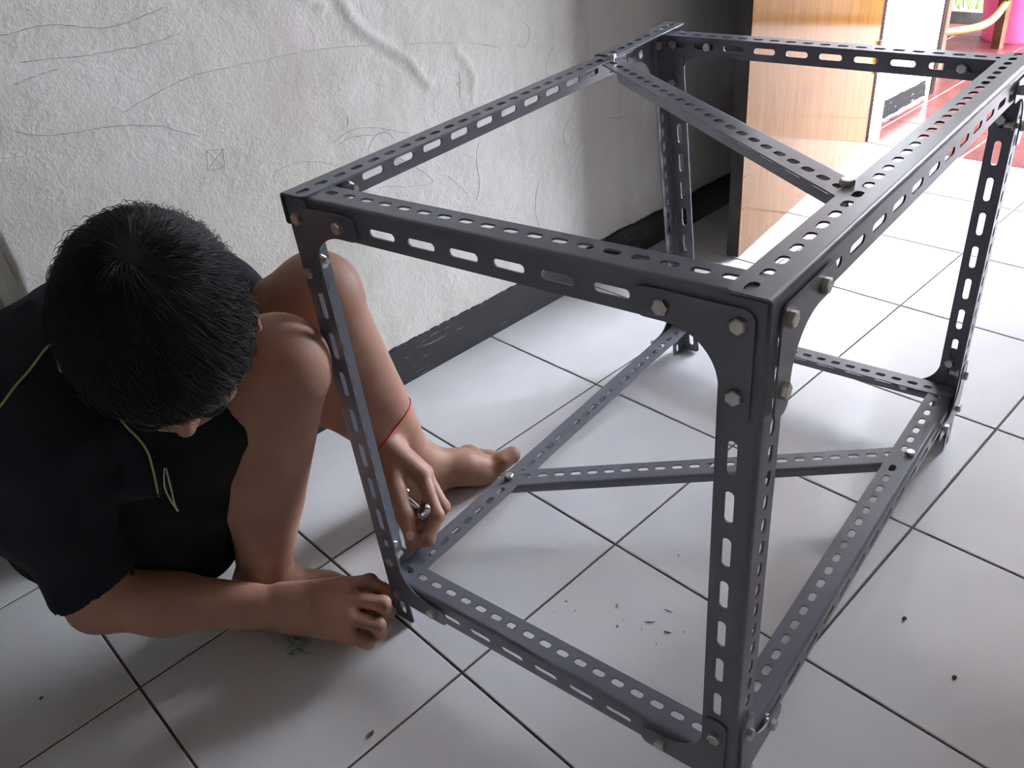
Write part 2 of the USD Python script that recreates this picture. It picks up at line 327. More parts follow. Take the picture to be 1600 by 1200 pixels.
# end wall with the open doorway
DY0, DY1, DZ = -.70, .225, 2.02
we = empty('wall_end', kind='structure', label='end wall around the open doorway')
obj('wall_panel', cat([box((END_X + .018, DY1 + .012, -.06), (END_X + .12, DY1 + .035, DZ)), box((END_X, DY1 + .035, -.06), (END_X + .12, WALL_Y + WALL_T, RZ1)), box((END_X, RY0, -.06), (END_X + .12, DY0 - .035, RZ1)), box((END_X, DY0 - .035, DZ + .035), (END_X + .12, DY1 + .035, RZ1))]), white_m, we, smooth=False)
fr = empty('door_frame', kind='structure', label='brown wooden frame of the open doorway')
obj('jamb', box((END_X - .01, DY1, 0), (END_X + .018, DY1 + .035, DZ)), frame_m, fr, smooth=False)
obj('jamb', box((END_X - .01, DY0 - .035, 0), (END_X + .10, DY0, DZ)), frame_m, fr, smooth=False)
obj('head', box((END_X - .01, DY0 - .035, DZ), (END_X + .10, DY1 + .035, DZ + .035)), frame_m, fr, smooth=False)
obj('wall_right', box((RX0, RY0 - .12, -.06), (END_X + .12, RY0, RZ1)), wall_m, None, False, kind='structure')
obj('wall_back', box((RX0 - .12, RY0 - .12, -.06), (RX0, 1.72, RZ1)), wall_m, None, False, kind='structure')
obj('ceiling', box((RX0 - .12, RY0 - .12, RZ1), (END_X + .12, 1.72, RZ1 + .1)), ceil_m, None, False, kind='structure')
obj('wall_far_room', cat([box((RX0, 1.6, -.06), (END_X, 1.72, RZ1)), box((END_X - .02, WALL_Y + WALL_T, -.06), (END_X + .1, 1.72, RZ1))]), ceil_m, None, False, kind='structure')
# open door leaf, hinged at the far jamb: a frame of its own so that the grain follows the leaf
LA, LB, LTH, LH = V(1.499, .084), V(2.372, .218), .029, 1.98
ld = unit(LB - LA); ang = math.degrees(math.atan2(ld[1], ld[0])); LL = np.linalg.norm(LB - LA)
door = empty('door_1', (LA[0], LA[1], 0), ang, kind='structure', label='open wood-grain laminate door leaf with black edge')
obj('door_face', box((.0005, 0, .006), (LL, .0022, LH)), wood_m, door, False)
obj('door_core', box((.0, .0022, .005), (LL, LTH, LH)), darkwood_m, door, False)
nails = []
for x in (.012, LL - .012):
    for z in np.arange(.03, 1.95, .085):
        c = trimesh.creation.cylinder(.0016, .0012, sections=8); c.apply_transform(trimesh.transformations.rotation_matrix(math.pi / 2, [1, 0, 0])); c.apply_translation((x + RNG.normal(0, .002), -.0003, z + RNG.normal(0, .012))); nails.append(c)
for x in np.arange(.06, LL - .03, .1):
    c = trimesh.creation.cylinder(.0016, .0012, sections=8); c.apply_transform(trimesh.transformations.rotation_matrix(math.pi / 2, [1, 0, 0])); c.apply_translation((x, -.0003, .022 + RNG.normal(0, .004))); nails.append(c)
obj('nail_head', cat(nails), darkwood_m, door, False, kind='stuff')
hd = cat([box((.045, -.012, .98), (.085, 0, 1.14)), tube(spline([(.065, -.01, 1.08), (.065, -.045, 1.085), (.09, -.052, 1.085), (.16, -.05, 1.08)], 16), .008, 8)])
obj('door_handle', hd, chrome_m, door, 40)
for z in (.25, 1.0, 1.75):
    c = trimesh.creation.cylinder(.008, .09, sections=14); c.apply_translation((LL + .006, -.004, z)); obj('hinge', c, zinc_m, door, 40)

# ------------------------------------------------------------------ the porch outside
PX1 = 4.0
pf = empty('porch_floor', kind='structure', label='glossy dark red tiled porch floor')
obj('grout', box((END_X, -3.2, -.06), (PX1 + .0, 3.2, -.0022)), red_grout_m, pf, False)
rotp = -.0
xs_ = [END_X + .001] + [2.925 + k * .3 for k in range(-1, 4)] + [PX1]
xs_ = sorted(set([round(x, 4) for x in xs_ if END_X < x <= PX1]))
for a, b in zip(xs_[:-1], xs_[1:]):
    for j in range(-10, 11):
        y0 = .245 + j * .3
        if abs(y0) > 2.9: continue
        obj('tile', bevel_tile(a + .0015, y0 + .0015, b - .0015, y0 + .2985, 0, tilt=RNG.normal(0, .0005, 2)), red_tile_m, pf, False)
obj('porch_roof', cat([box((END_X + .12, -3.4, 2.55), (4.35, 3.4, 2.65)), box((4.27, -3.4, 2.40), (4.35, 3.4, 2.55))]), ceil_m, None, False, kind='structure', label='flat porch ceiling')
pw = empty('wall_porch', kind='structure', label='white painted porch wall')
obj('wall_panel', box((END_X + .10, .275, 0), (2.935, .275 + .14, 2.6)), white_m, pw, False)
obj('wall_edge', box((2.935, .272, 0), (2.965, .275 + .143, 2.6)), frame_m, pw, False)
xs = np.arange(END_X + .11, 2.90, .004); hh = .070 - .012 * (xs - 2.48) / .45 + .008 * (meshkit.fbm(np.c_[xs * 30, xs * 0, xs * 0], 4, 15) - .5)
hh = np.where(xs > 2.885, hh * np.clip((2.90 - xs) / .015, .2, 1), hh)
lo = .004 + .010 * meshkit.fbm(np.c_[xs * 40, xs * 0 + 3, xs * 0], 4, 17)
bp = np.stack([np.stack([xs, 0 * xs + .2755, hh], -1), np.stack([xs, 0 * xs + .272, hh - .001], -1), np.stack([xs, 0 * xs + .271, lo], -1), np.stack([xs, 0 * xs + .2755, lo - .001], -1)], 1)
obj('baseboard_porch', grid_mesh(bp), base2_m, None, 50, kind='structure', label='peeling black skirting at the foot of the white porch wall')
obj('kerb', cat([box((PX1, -3.2, -.25), (PX1 + .12, 3.2, -.035)), box((PX1 + .12, -3.2, -.30), (PX1 + .34, 3.2, -.12)), box((PX1 + .34, -3.2, -.25), (PX1 + .40, 3.2, -.02))]), concrete_m, None, False, kind='structure', label='dark concrete kerb and gutter between porch and grass')
obj('lawn_ground', box((PX1 + .40, -8, -.30), (16, 12, -.04)), earth_m, None, False, kind='structure', label='earth under the grass beyond the porch')
obj('wall_garden', box((PX1 + .4, 1.55, -.3), (14, 1.75, 2.6)), concrete_m, None, False, kind='structure', label='weathered garden wall')
obj('wall_porch_side', box((END_X + .12, 1.55, -.05), (PX1 + .4, 1.75, 2.6)), concrete_m, None, False, kind='structure')
obj('wall_neighbour', box((6.2, -.12, -.3), (6.5, 9, 4.2)), concrete_m, None, False, kind='structure', label='dark wall of the neighbouring house')
NB = 5200
bx_, by_ = PX1 + .43 + RNG.random(NB) * 1.3, -.2 + RNG.random(NB) * 1.65
bh, ba, bl = .03 + .05 * RNG.random(NB), RNG.random(NB) * 6.28, .02 * RNG.random(NB)
wv = .003
v0 = np.stack([np.c_[bx_ - wv * np.cos(ba), by_ - wv * np.sin(ba), np.full(NB, -.04)], np.c_[bx_ + wv * np.cos(ba), by_ + wv * np.sin(ba), np.full(NB, -.04)], np.c_[bx_ - bl * np.sin(ba), by_ + bl * np.cos(ba), bh - .04]], 1).reshape(-1, 3)
tag(obj('grass', trimesh.Trimesh(v0, np.arange(NB * 3).reshape(-1, 3), process=False), grass_m, None, False), 'green grass growing beyond the dark kerb of the porch', 'grass', kind='stuff')

#@RACK
# ------------------------------------------------------------------ slotted angle rack
FW, TH, BR = .036, .0019, .0042       # flange width, sheet thickness, outer bend radius
CN = dict(Af=V(.3022, -.1558, 0), At=V(.3048, -.131, .6021), Bf=V(.3752, -.6486, 0), Bt=V(.3829, -.6412, .6056), Cf=V(1.1018, -.0489, 0), Ct=V(1.08, -.0127, .5987), Df=V(1.1293, -.5578, 0), Dt=V(1.1484, -.5446, .589))
HR = dict(A=.0735, B=.0778, C=.0742, D=.0994)
E1 = unit(V(.11991274, -.99278444, 0)); E2 = unit(V(.99123326, .13212355, 0))
ZU = V(0, 0, 1)
def lerpz(n, z):
    a, b = CN[n + 'f'], CN[n + 't']; return a + (b - a) * (z - a[2]) / (b[2] - a[2])
def stadium(cx, cy, l, h):
    return LineString([(cx - l / 2 + h / 2, cy), (cx + l / 2 - h / 2, cy)]).buffer(h / 2, quad_segs=5)
def angle_bar(P, Q, dA, dB, ovals_on='A', ph_o=.0006, ph_s=.037, wA=FW, wB=FW, rnd=True):
    """slotted angle from P to Q along its outer bend corner; flange A lies along dA, flange B along dB.
    ovals (25 mm pitch) on one flange, long slots (50 mm pitch) on the other"""
    L = np.linalg.norm(Q - P); x = (Q - P) / L
    a = unit(dA - x * (dA @ x)); b = dB - x * (dB @ x); b = unit(b - a * (b @ a))
    out = []
    for d, o, w, kind in ((a, b, wA, 'o' if ovals_on == 'A' else 's'), (b, a, wB, 's' if ovals_on == 'A' else 'o')):
        plate = sbox(0, BR, L, w)
        if rnd:
            plate = plate.intersection(unary_union([sbox(0, 0, L, w - .006), sbox(.006, 0, L - .006, w)] + [Point(px, w - .006).buffer(.006, quad_segs=4) for px in (.006, L - .006)]))
        if w < .02: hs = []
        elif kind == 'o': hs = [stadium(s, .0215, .0155, .0085) for s in np.arange(ph_o, L, .025) if .009 < s < L - .009]
        else: hs = [stadium(s, .0215, .033, .0085) for s in np.arange(ph_s % .05, L, .05) if .019 < s < L - .019]
        plate = plate.difference(unary_union(hs)) if hs else plate
        m_ = extrude(plate, TH)
        y_, z_ = d, o
        Tm = frame_mat(P, x, y_, z_)
        if np.linalg.det(Tm[:3, :3]) < 0: m_.invert()
        m_.apply_transform(Tm); out.append(m_)
    th = np.linspace(0, np.pi / 2, 7)
    sec = []
    for r_ in (BR, BR - TH):
        sec.append(np.stack([BR - r_ * np.cos(th), BR - r_ * np.sin(th)], 1))
    sec = np.vstack([sec[0], sec[1][::-1]])            # in (along a, along b): at th=0 point (0,BR) i.e. on flange b
    n = len(sec)
    v = np.vstack([P + sec[:, :1] * a + sec[:, 1:] * b, Q + sec[:, :1] * a + sec[:, 1:] * b])
    f = []
    for i in range(n):
        j = (i + 1) % n; f += [[i, j, n + j], [i, n + j, n + i]]
    for i in range(1, n // 2):
        f += [[i - 1, i, n - 1 - i], [i - 1, n - 1 - i, n - i]]
        f += [[n + i, n + i - 1, n + n - 1 - i], [n + i - 1, n + n - i, n + n - 1 - i]]
    bend = trimesh.Trimesh(v, f, process=False)
    if bend.volume < 0: bend.invert()
    out.append(bend)
    return cat(out)
def hexprism(r, h, cham=.0008):
    th = np.arange(6) * np.pi / 3
    rings = [(r, 0), (r, h - cham), (r - cham * 1.6, h)]
    v = [(q * math.cos(t), q * math.sin(t), z) for q, z in rings for t in th] + [(0, 0, 0), (0, 0, h)]
    f = []
    for k in range(2):
        for i in range(6):
            a0, a1 = k * 6 + i, k * 6 + (i + 1) % 6; f += [[a0, a1, a1 + 6], [a0, a1 + 6, a0 + 6]]
    for i in range(6): f += [[18, (i + 1) % 6, i], [19, 12 + i, 12 + (i + 1) % 6]]
    return trimesh.Trimesh(v, f, process=False)
def bolt_mesh(P, n, grip=.006, head=.0062, nut=True):
    """hex bolt: head on the +n side at P, shank through, nut and thread end on the far side"""
    n = unit(n); a = unit(np.cross(n, [.31, .2, .93])); sp = random.random() * 1.05
    parts = []
    h = hexprism(.0068, .0052); h.apply_transform(trimesh.transformations.rotation_matrix(sp, [0, 0, 1]))
    parts.append(h)
    w_ = trimesh.creation.cylinder(.0082, .0012, sections=20); w_.apply_translation((0, 0, -.0003)); 
    c = trimesh.creation.cylinder(.0036, grip + .014, sections=12); c.apply_translation((0, 0, -(grip + .014) / 2)); parts.append(c)
    if nut:
        k = hexprism(.0068, .0052); k.apply_transform(trimesh.transformations.rotation_matrix(np.pi, [1, 0, 0])); k.apply_transform(trimesh.transformations.rotation_matrix(sp * 1.7, [0, 0, 1])); k.apply_translation((0, 0, -grip)); parts.append(k)
        w2 = trimesh.creation.cylinder(.0080, .0011, sections=20); w2.apply_translation((0, 0, -grip + .0004)); parts.append(w2)
    m_ = cat(parts)
    m_.apply_transform(frame_mat(P, a, np.cross(n, a), n)); return m_
rack = empty('slotted_angle_rack', label='grey slotted angle steel rack frame standing on the white tile floor', cat='rack')
# uprights: flange A in the AB/CD plane, flange B in the AC/BD plane
INW = {'A': (E1, E2), 'B': (-E1, E2), 'C': (E1, -E2), 'D': (-E1, -E2)}
for n in 'ABCD':
    a, b = INW[n]
    off = .002 * a + .0 * b
    obj('upright', angle_bar(CN[n + 'f'] + off, CN[n + 't'] + off - ZU * .004, a, b, ovals_on='B', ph_s=.0125 if n in 'BD' else .03, ph_o=.012), steel_m, rack, 30)
# top rails: AC and BD outermost, AB and CD tucked inside
def rail(P, Q, inward, ov='A', name='rail', **k):
    return obj(name, angle_bar(P, Q, inward, -ZU, ovals_on=ov, **k), steel_m, rack, 30)
dAB, dAC, dBD, dCD = (unit(CN[q + 't'] - CN[p + 't']) for p, q in ('AB', 'AC', 'BD', 'CD'))
rail(CN['At'] - .001 * E2, CN['At'] + dAC * .640, E1, ph_o=.0125, ph_s=.126)
rail(CN['Bt'] - .001 * E2, CN['Dt'] + dBD * .004, -E1, ph_o=.0125, ph_s=.112)
inset = .0045
rail(CN['At'] + dAB * inset + .0022 * E2 - ZU * .0022, CN['Bt'] - dAB * inset + .0022 * E2 - ZU * .0022, E2, ph_o=.0506 - inset, ph_s=.137 - inset)
rail(CN['Ct'] + dCD * inset - .0022 * E2 - ZU * .0022, CN['Dt'] - dCD * inset - .0022 * E2 - ZU * .0022, -E2, ph_o=.0506 - inset, ph_s=.178 - inset)
# short overlapping length that finishes the wall-side top rail
sp0, sp1 = CN['At'] + dAC * .588 + ZU * .0022 - E1 * .0022, CN['Ct'] + dAC * .010 + ZU * .0060 - E1 * .0022
rail(sp0, sp1, E1, wA=.038, ph_o=.014, ph_s=.03)
# bottom rails, inside the uprights
R = {n: lerpz(n, HR[n]) for n in 'ABCD'}
ins = .0045
def brail(p, q, inward, along, ph_o, ph_s, dz=0.0):
    d = unit(R[q] - R[p])
    return rail(R[p] + d * ins + inward * (.0022 if p + q in ('AB', 'CD') else .0042) + ZU * dz, R[q] - d * ins + inward * (.0022 if p + q in ('AB', 'CD') else .0042) + ZU * dz, inward, ph_o=ph_o, ph_s=ph_s)
brail('A', 'B', E2, 0, .019, .107)
brail('A', 'C', E1, 0, .0125, .03, -.0021)
brail('B', 'D', -E1, 0, .022, .05, -.0021)
brail('C', 'D', -E2, 0, .016, .04)
# two diagonal cross braces
def brace(P, Q, side, bolts, ph_o=.012, wB=FW):
    d = unit(Q - P); s = unit(np.cross(ZU, d)) * side
    near = -s * FW / 2
    b_ = obj('brace', angle_bar(P + near, Q + near, s, -ZU, ph_o=ph_o, ph_s=.03, wB=wB), steel_m, rack, 30)
    for B in bolts: obj('bolt', bolt_mesh(B, ZU, grip=.0062), zinc_m, b_, 30)
zl = .0715
Pl, Ql = V(.5445, -.1345, zl), V(.9415, -.568, zl + .0205)
dl = unit(Ql - Pl)
brace(Pl - dl * .006, Ql - dl * .014, 1, [V(.5445, -.1345, zl + .0026) + dl * .006, V(.9415, -.568, .0928) - dl * .006], wB=.0135)
Pt_, Qt_ = V(.8860, -.0685, .5965), V(.597, -.590, .5985)
dt_ = unit(Qt_ - Pt_)
brace(Pt_ - dt_ * .012, Qt_ + dt_ * .004, -1, [Qt_ - dt_ * .016 + ZU * .0027, Pt_ + dt_ * .010 + ZU * .0042])
# gusset plates with three bolts each
def gusset_poly():
    s0, s1, wd, rad = .011, .107, .0250, .045
    q = s0 + wd
    arm = unary_union([sbox(s0, s0, s1, q), sbox(s0, s0, q, s1)]).buffer(-.009, quad_segs=5).buffer(.009, quad_segs=5)
    web = sbox(q - .001, q - .001, q + rad, q + rad).difference(Point(q + rad, q + rad).buffer(rad, quad_segs=14))
    return unary_union([arm, web]).buffer(.0004).buffer(-.0004)
GP = gusset_poly()
def gusset(O, dx, dz, n, off, flip=False, bolts=((.0225, .0235), (.083, .0235), (.0225, .083)), grip=.0064):
    """O the rack corner, dx along the rail, dz along the upright, n the outward normal"""
    dx = unit(dx); dz = unit(dz - dx * (dz @ dx)); n = unit(n - dx * (n @ dx)); n = unit(n - dz * (n @ dz))
    g = extrude(GP, .0019); Tm = frame_mat(O + n * off, dx, dz, n)
    if np.linalg.det(Tm[:3, :3]) < 0: g.invert()
    g.apply_transform(Tm)
    gp = obj('gusset_plate', g, steel_m, rack, 30)
    for bx_, bz_ in bolts:
        B = O + dx * bx_ + dz * bz_
        if flip: obj('bolt', bolt_mesh(B - n * .0035, -n, grip=.0062), zinc_m, gp, 30)
        else: obj('bolt', bolt_mesh(B + n * (off + .0019), n, grip=grip), zinc_m, gp, 30)
upd = {n: unit(CN[n + 't'] - CN[n + 'f']) for n in 'ABCD'}
gusset(CN['At'], dAB, -upd['A'], -E2, .0003)
gusset(CN['Bt'], -dAB, -upd['B'], -E2, .0003)
gusset(CN['Bt'], dBD, -upd['B'], E1, .0012)
gusset(CN['At'], dAC, -upd['A'], -E1, .0006)
gusset(CN['Ct'], dCD, -upd['C'], E2, .0003, flip=True)
gusset(CN['Ct'], -dAC, -upd['C'], -E1, .0006, flip=True)
gusset(CN['Dt'], -dCD, -upd['D'], E2, .0003, flip=True)
gusset(CN['Dt'], -dBD, -upd['D'], E1, .0012)
for n, (p, q), nn, fl in (('A', 'AB', -E2, False), ('B', 'BA', -E2, False), ('A', 'AC', -E1, True), ('B', 'BD', E1, False), ('D', 'DB', E1, False), ('C', 'CA', -E1, True), ('D', 'DC', E2, True), ('C', 'CD', E2, True)):
    d = unit(R[q] - R[p])
    gusset(lerpz(n, HR[n] - .0452), d, upd[n], nn, .0006, flip=fl, bolts=((.0225, .0235), (.083, .0235), (.0225, .083)))

# ------------------------------------------------------------------ the squatting person: one body from a smooth union of tapered limbs
class Field:
    def __init__(s, lo, hi, h):
        s.lo, s.h = np.array(lo, float), h
        s.n = np.ceil((np.array(hi) - s.lo) / h).astype(int) + 1
        s.f = np.full(s.n, .06, np.float32)
        s.ax = [s.lo[k] + h * np.arange(s.n[k]) for k in range(3)]
    def win(s, lo, hi):
        a = np.clip(np.floor((np.asarray(lo) - s.lo) / s.h).astype(int), 0, s.n - 1); b = np.clip(np.ceil((np.asarray(hi) - s.lo) / s.h).astype(int) + 1, 1, s.n)
        sl = tuple(slice(i, j) for i, j in zip(a, b))
        g = np.meshgrid(*[s.ax[k][sl[k]] for k in range(3)], indexing='ij', sparse=True)
        return sl, g
    def put(s, sl, d, k):
        if k < 0: s.f[sl] = np.maximum(s.f[sl], -d); return
        f = s.f[sl]
        h = np.clip(.5 + .5 * (f - d) / k, 0, 1) if k > 0 else (f > d).astype(np.float32)
        s.f[sl] = f * (1 - h) + d * h - k * h * (1 - h)
    def cone(s, a, b, ra, rb, k=.01, squash=None):
        a, b = np.asarray(a, float), np.asarray(b, float); R = max(ra, rb) + .035
        sl, g = s.win(np.minimum(a, b) - R, np.maximum(a, b) + R)
        if min(s.f[sl].shape) == 0: return
        d = b - a; L2 = d @ d + 1e-12
        p = [(g[i] - a[i]).astype(np.float32) for i in range(3)]
        t = np.clip((p[0] * d[0] + p[1] * d[1] + p[2] * d[2]) / L2, 0, 1)
        q = [p[i] - t * np.float32(d[i]) for i in range(3)]
        r2 = q[0] ** 2 + q[1] ** 2 + q[2] ** 2
        if squash is not None:                      # (axis, factor>1 flattens along it)
            ax, fac = unit(squash[0]), squash[1]
            c = q[0] * ax[0] + q[1] * ax[1] + q[2] * ax[2]; r2 = r2 + c * c * np.float32(fac ** 2 - 1)
        s.put(sl, np.sqrt(r2) - (ra + (rb - ra) * t), k)
    def ell(s, c, axes, rad, k=.01):
        c = np.asarray(c, float); R = max(rad) + .035
        sl, g = s.win(c - R, c + R)
        p = [(g[i] - c[i]).astype(np.float32) for i in range(3)]
        u = [(p[0] * A[0] + p[1] * A[1] + p[2] * A[2]) for A in axes]
        k0 = np.sqrt(sum((u[i] / rad[i]) ** 2 for i in range(3)) + 1e-9); k1 = np.sqrt(sum((u[i] / rad[i] ** 2) ** 2 for i in range(3)) + 1e-9)
        s.put(sl, (k0 * (k0 - 1) / k1).astype(np.float32), k)
    def chain(s, pts, rad, k=.006):
        for (a, b), (ra, rb) in zip(zip(pts[:-1], pts[1:]), zip(rad[:-1], rad[1:])): s.cone(a, b, ra, rb, k)
    def grid(s):
        return np.meshgrid(*s.ax, indexing='ij', sparse=True)
    def mesh(s, f=None):
        """naive surface nets"""
        f = s.f if f is None else f
        ins = f < 0
        c = ins[:-1, :-1, :-1].astype(np.int8)
        n = sum(ins[i:f.shape[0] - 1 + i, j:f.shape[1] - 1 + j, k:f.shape[2] - 1 + k].astype(np.int8) for i in (0, 1) for j in (0, 1) for k in (0, 1))
        cell = np.argwhere((n > 0) & (n < 8))
        idx = np.full(np.array(f.shape) - 1, -1, np.int32); idx[tuple(cell.T)] = np.arange(len(cell))
        acc, cnt = np.zeros((len(cell), 3)), np.zeros(len(cell))
        cs = [(i, j, k) for i in (0, 1) for j in (0, 1) for k in (0, 1)]
        for a in cs:
            for ax in range(3):
                if a[ax]: continue
                b = list(a); b[ax] = 1
                fa, fb = f[tuple((cell + a).T)], f[tuple((cell + b).T)]
                w = (fa < 0) != (fb < 0); t = fa[w] / (fa[w] - fb[w])
                p = np.tile(np.array(a, float), (w.sum(), 1)); p[:, ax] = t
                acc[w] += p; cnt[w] += 1
        v = s.lo + s.h * (cell + acc / cnt[:, None])
        F = []
        for ax in range(3):
            o1, o2 = [(1, 2), (2, 0), (0, 1)][ax]
            A = [slice(None)] * 3; B = [slice(None)] * 3; A[ax] = slice(0, -1); B[ax] = slice(1, None)
            e = np.argwhere(ins[tuple(A)] != ins[tuple(B)])
            e = e[(e[:, o1] > 0) & (e[:, o2] > 0) & (e[:, o1] < f.shape[o1] - 1) & (e[:, o2] < f.shape[o2] - 1)]
            d1, d2 = np.eye(3, dtype=int)[o1], np.eye(3, dtype=int)[o2]
            q = np.stack([idx[tuple((e - d1 - d2).T)], idx[tuple((e - d2).T)], idx[tuple(e.T)], idx[tuple((e - d1).T)]], 1)
            fl = ~ins[tuple(e.T)]; q[fl] = q[fl][:, ::-1]
            F.append(q)
        F = np.vstack(F); F = F[(F >= 0).all(1)]
        m_ = trimesh.Trimesh(v, np.vstack([F[:, [0, 1, 2]], F[:, [0, 2, 3]]]), process=False)
        return m_
    def sample(s, P):
        from scipy.ndimage import map_coordinates
        return map_coordinates(s.f, ((np.asarray(P) - s.lo) / s.h).T, order=1, mode='nearest')
    def snap(s, P, lift=0.0, it=12):
        P = np.array(P, float)
        for _ in range(it):
            e = 2 * s.h; G = np.stack([(s.sample(P + e * np.eye(3)[k]) - s.sample(P - e * np.eye(3)[k])) / (2 * e) for k in range(3)], 1)
            G /= np.linalg.norm(G, axis=1, keepdims=True) + 1e-9
            P -= G * (s.sample(P) - lift)[:, None] * .8
        return P

# head frame: bowed forward so that the top of the head is towards the viewer
HC = V(.137, -.168, .545)
IMG_R, IMG_U, IMG_V = V(.716, -.692, -.094), V(.44, .343, .83), unit(V(-.205, -.725, .336))
HT = unit(IMG_V + .10 * IMG_U - .05 * IMG_R); HF = -IMG_U + .26 * IMG_R; HF = unit(HF - HT * (HF @ HT)); HS = np.cross(HT, HF)      # up, face, towards his own right ear
if HS @ V(-.716, .692, .094) < 0: HS = -HS
def hp_(s_, f_, u_): return HC + HS * s_ + HF * f_ + HT * u_
HIPR, HIPL, PELV = V(.045, .105, .205), V(.145, .20, .22), V(.095, .165, .215)
KR, AR = V(.250, -.127, .422), V(.184, -.040, .075)
KL, AL = V(.362, -.035, .428), V(.476, .002, .075)
SHR, ELR, WRR = V(.035, -.015, .42), V(.008, .012, .150), V(.171, -.130, .105)
SHL, ELL, WRL = V(.272, .060, .430), V(.345, .030, .300), V(.4114, -.0350, .170)
CHEST, NECK = V(.095, .055, .385), V(.180, .030, .465)

B = Field((-.10, -.29, -.004), (.67, .285, .665), .0027)
# torso
B.cone(PELV, V(.06, .13, .31), .095, .10, .03); B.cone(V(.06, .13, .31), CHEST, .10, .105, .03); B.cone(CHEST, V(.15, .04, .43), .10, .075, .03)
B.cone(SHR, V(.13, .05, .43), .048, .06, .03); B.cone(SHL, V(.15, .06, .43), .045, .06, .03)
B.cone(V(.155, .03, .45), hp_(0, -.035, -.09), .055, .050, .02); 
# head: cranium, face wedge, jaw, brow, nose, cheeks, lips, ears
B.ell(HC, (HS, HF, HT), (.073, .086, .084), .012)
B.ell(hp_(0, .036, -.062), (HS, HF, HT), (.060, .058, .072), .02)
B.cone(hp_(0, .060, -.122), hp_(0, .040, -.112), .024, .040, .02)
B.cone(hp_(.022, .084, -.018), hp_(-.022, .084, -.018), .012, .012, .012)
B.cone(hp_(0, .090, -.024), hp_(0, .104, -.058), .006, .0095, .008)
for sx in (-1, 1):
    B.cone(hp_(sx * .009, .097, -.062), hp_(sx * .009, .094, -.062), .0065, .0065, .006)
    B.cone(hp_(sx * .038, .072, -.060), hp_(sx * .045, .050, -.052), .018, .018, .015)
    B.ell(hp_(sx * .030, .096, -.032), (HS, HF, HT), (.013, .008, .008), -1)
    B.ell(hp_(sx * .030, .0800, -.0285), (HS, HF, HT), (.0145, .0090, .0085), .004)
    B.ell(hp_(sx * .030, .0790, -.0450), (HS, HF, HT), (.0140, .0080, .0045), .004)
    B.cone(hp_(sx * .024, .098, -.086), hp_(0, .104, -.084), .004, .0058, .005)
    B.cone(hp_(sx * .021, .096, -.094), hp_(0, .101, -.095), .004, .0062, .005)
    B.ell(hp_(sx * .083, .012, -.040), (unit(HS + .35 * sx * -HF), unit(HF + .35 * sx * HS), HT), (.008, .018, .031), .006)
    B.ell(hp_(sx * .0905, .016, -.038), (unit(HS + .35 * sx * -HF), unit(HF + .35 * sx * HS), HT), (.0045, .009, .018), -1)
# legs
def leg_(hip, kn, an, kdir, calfback):
    B.cone(hip, kn + (hip - kn) * .12, .088, .056, .03)
    B.cone(kn, an + (kn - an) * .02, .050, .030, .02)
    B.ell(kn + kdir * .010, (unit(kdir), unit(np.cross(kdir, ZU)), unit(np.cross(kdir, np.cross(kdir, ZU)))), (.050, .048, .052), .02)
    a0, a1 = kn + (an - kn) * .16 + calfback * .012, kn + (an - kn) * .55 + calfback * .010
    B.cone(a0, a1, .050, .042, .025); B.cone(a1, an + (kn - an) * .08, .040, .029, .02)
    B.cone(kn + kdir * .03 + V(0, 0, -.03), an + (kn - an) * .25 + kdir * .012, .022, .018, .02)       # shin bone
fR, fL = unit(V(.66, -.75, 0)), unit(V(.962, -.273, 0))
leg_(HIPR, KR, AR, unit(V(.62, -.70, .35)), unit(V(-.7, .7, 0)))
leg_(HIPL, KL, AL, unit(V(.66, -.60, .40)), unit(V(-.7, .7, 0)))
def foot_(an, d, side, medial_tip=None, toe_lift=0.0):
    """d pointing to the toes, side = unit vector to the little-toe side"""
    g = lambda a, s_, z: V(*(an[:2] + d[:2] * a + side[:2] * s_), z)
    B.cone(an, g(-.035, 0, .034), .034, .033, .02)
    B.cone(g(-.042, 0, .032), g(.03, .008, .030), .031, .030, .02)
    B.cone(an + V(0, 0, -.008), g(.075, -.012, .042), .033, .026, .025)
    B.cone(g(.075, -.012, .038), g(.118, -.018, .022), .026, .0185, .02)
    B.cone(g(.02, .012, .026), g(.100, .030, .019), .025, .018, .02)
    B.cone(g(.100, -.020, .021), g(.105, .030, .018), .020, .016, .02)
    for sx in (-1, 1): B.ell(an + np.append(side[:2] * sx * .029, -.006), (side, d, ZU), (.010, .012, .013), .012)
    # toes
    B.chain([g(.112, -.022, .020), g(.138, -.024, .020 + toe_lift), g(.158, -.022, .016 + toe_lift * 1.6)], [.0170, .0150, .0145], .006)
    for i in range(4):
        s_ = -.001 + i * .0125; L_ = .156 - i * .0075 - (.004 if i == 3 else 0)
        B.chain([g(.106 - i * .004, s_, .019), g(L_ - .017, s_ + .001, .020), g(L_, s_ + .001, .012)], [.0105 - i * .0006, .0088 - i * .0006, .0086 - i * .0007], .004)
foot_(AR, fR, unit(V(-.75, -.66, 0)))
foot_(AL, fL, unit(V(.273, .962, 0)), toe_lift=.010)
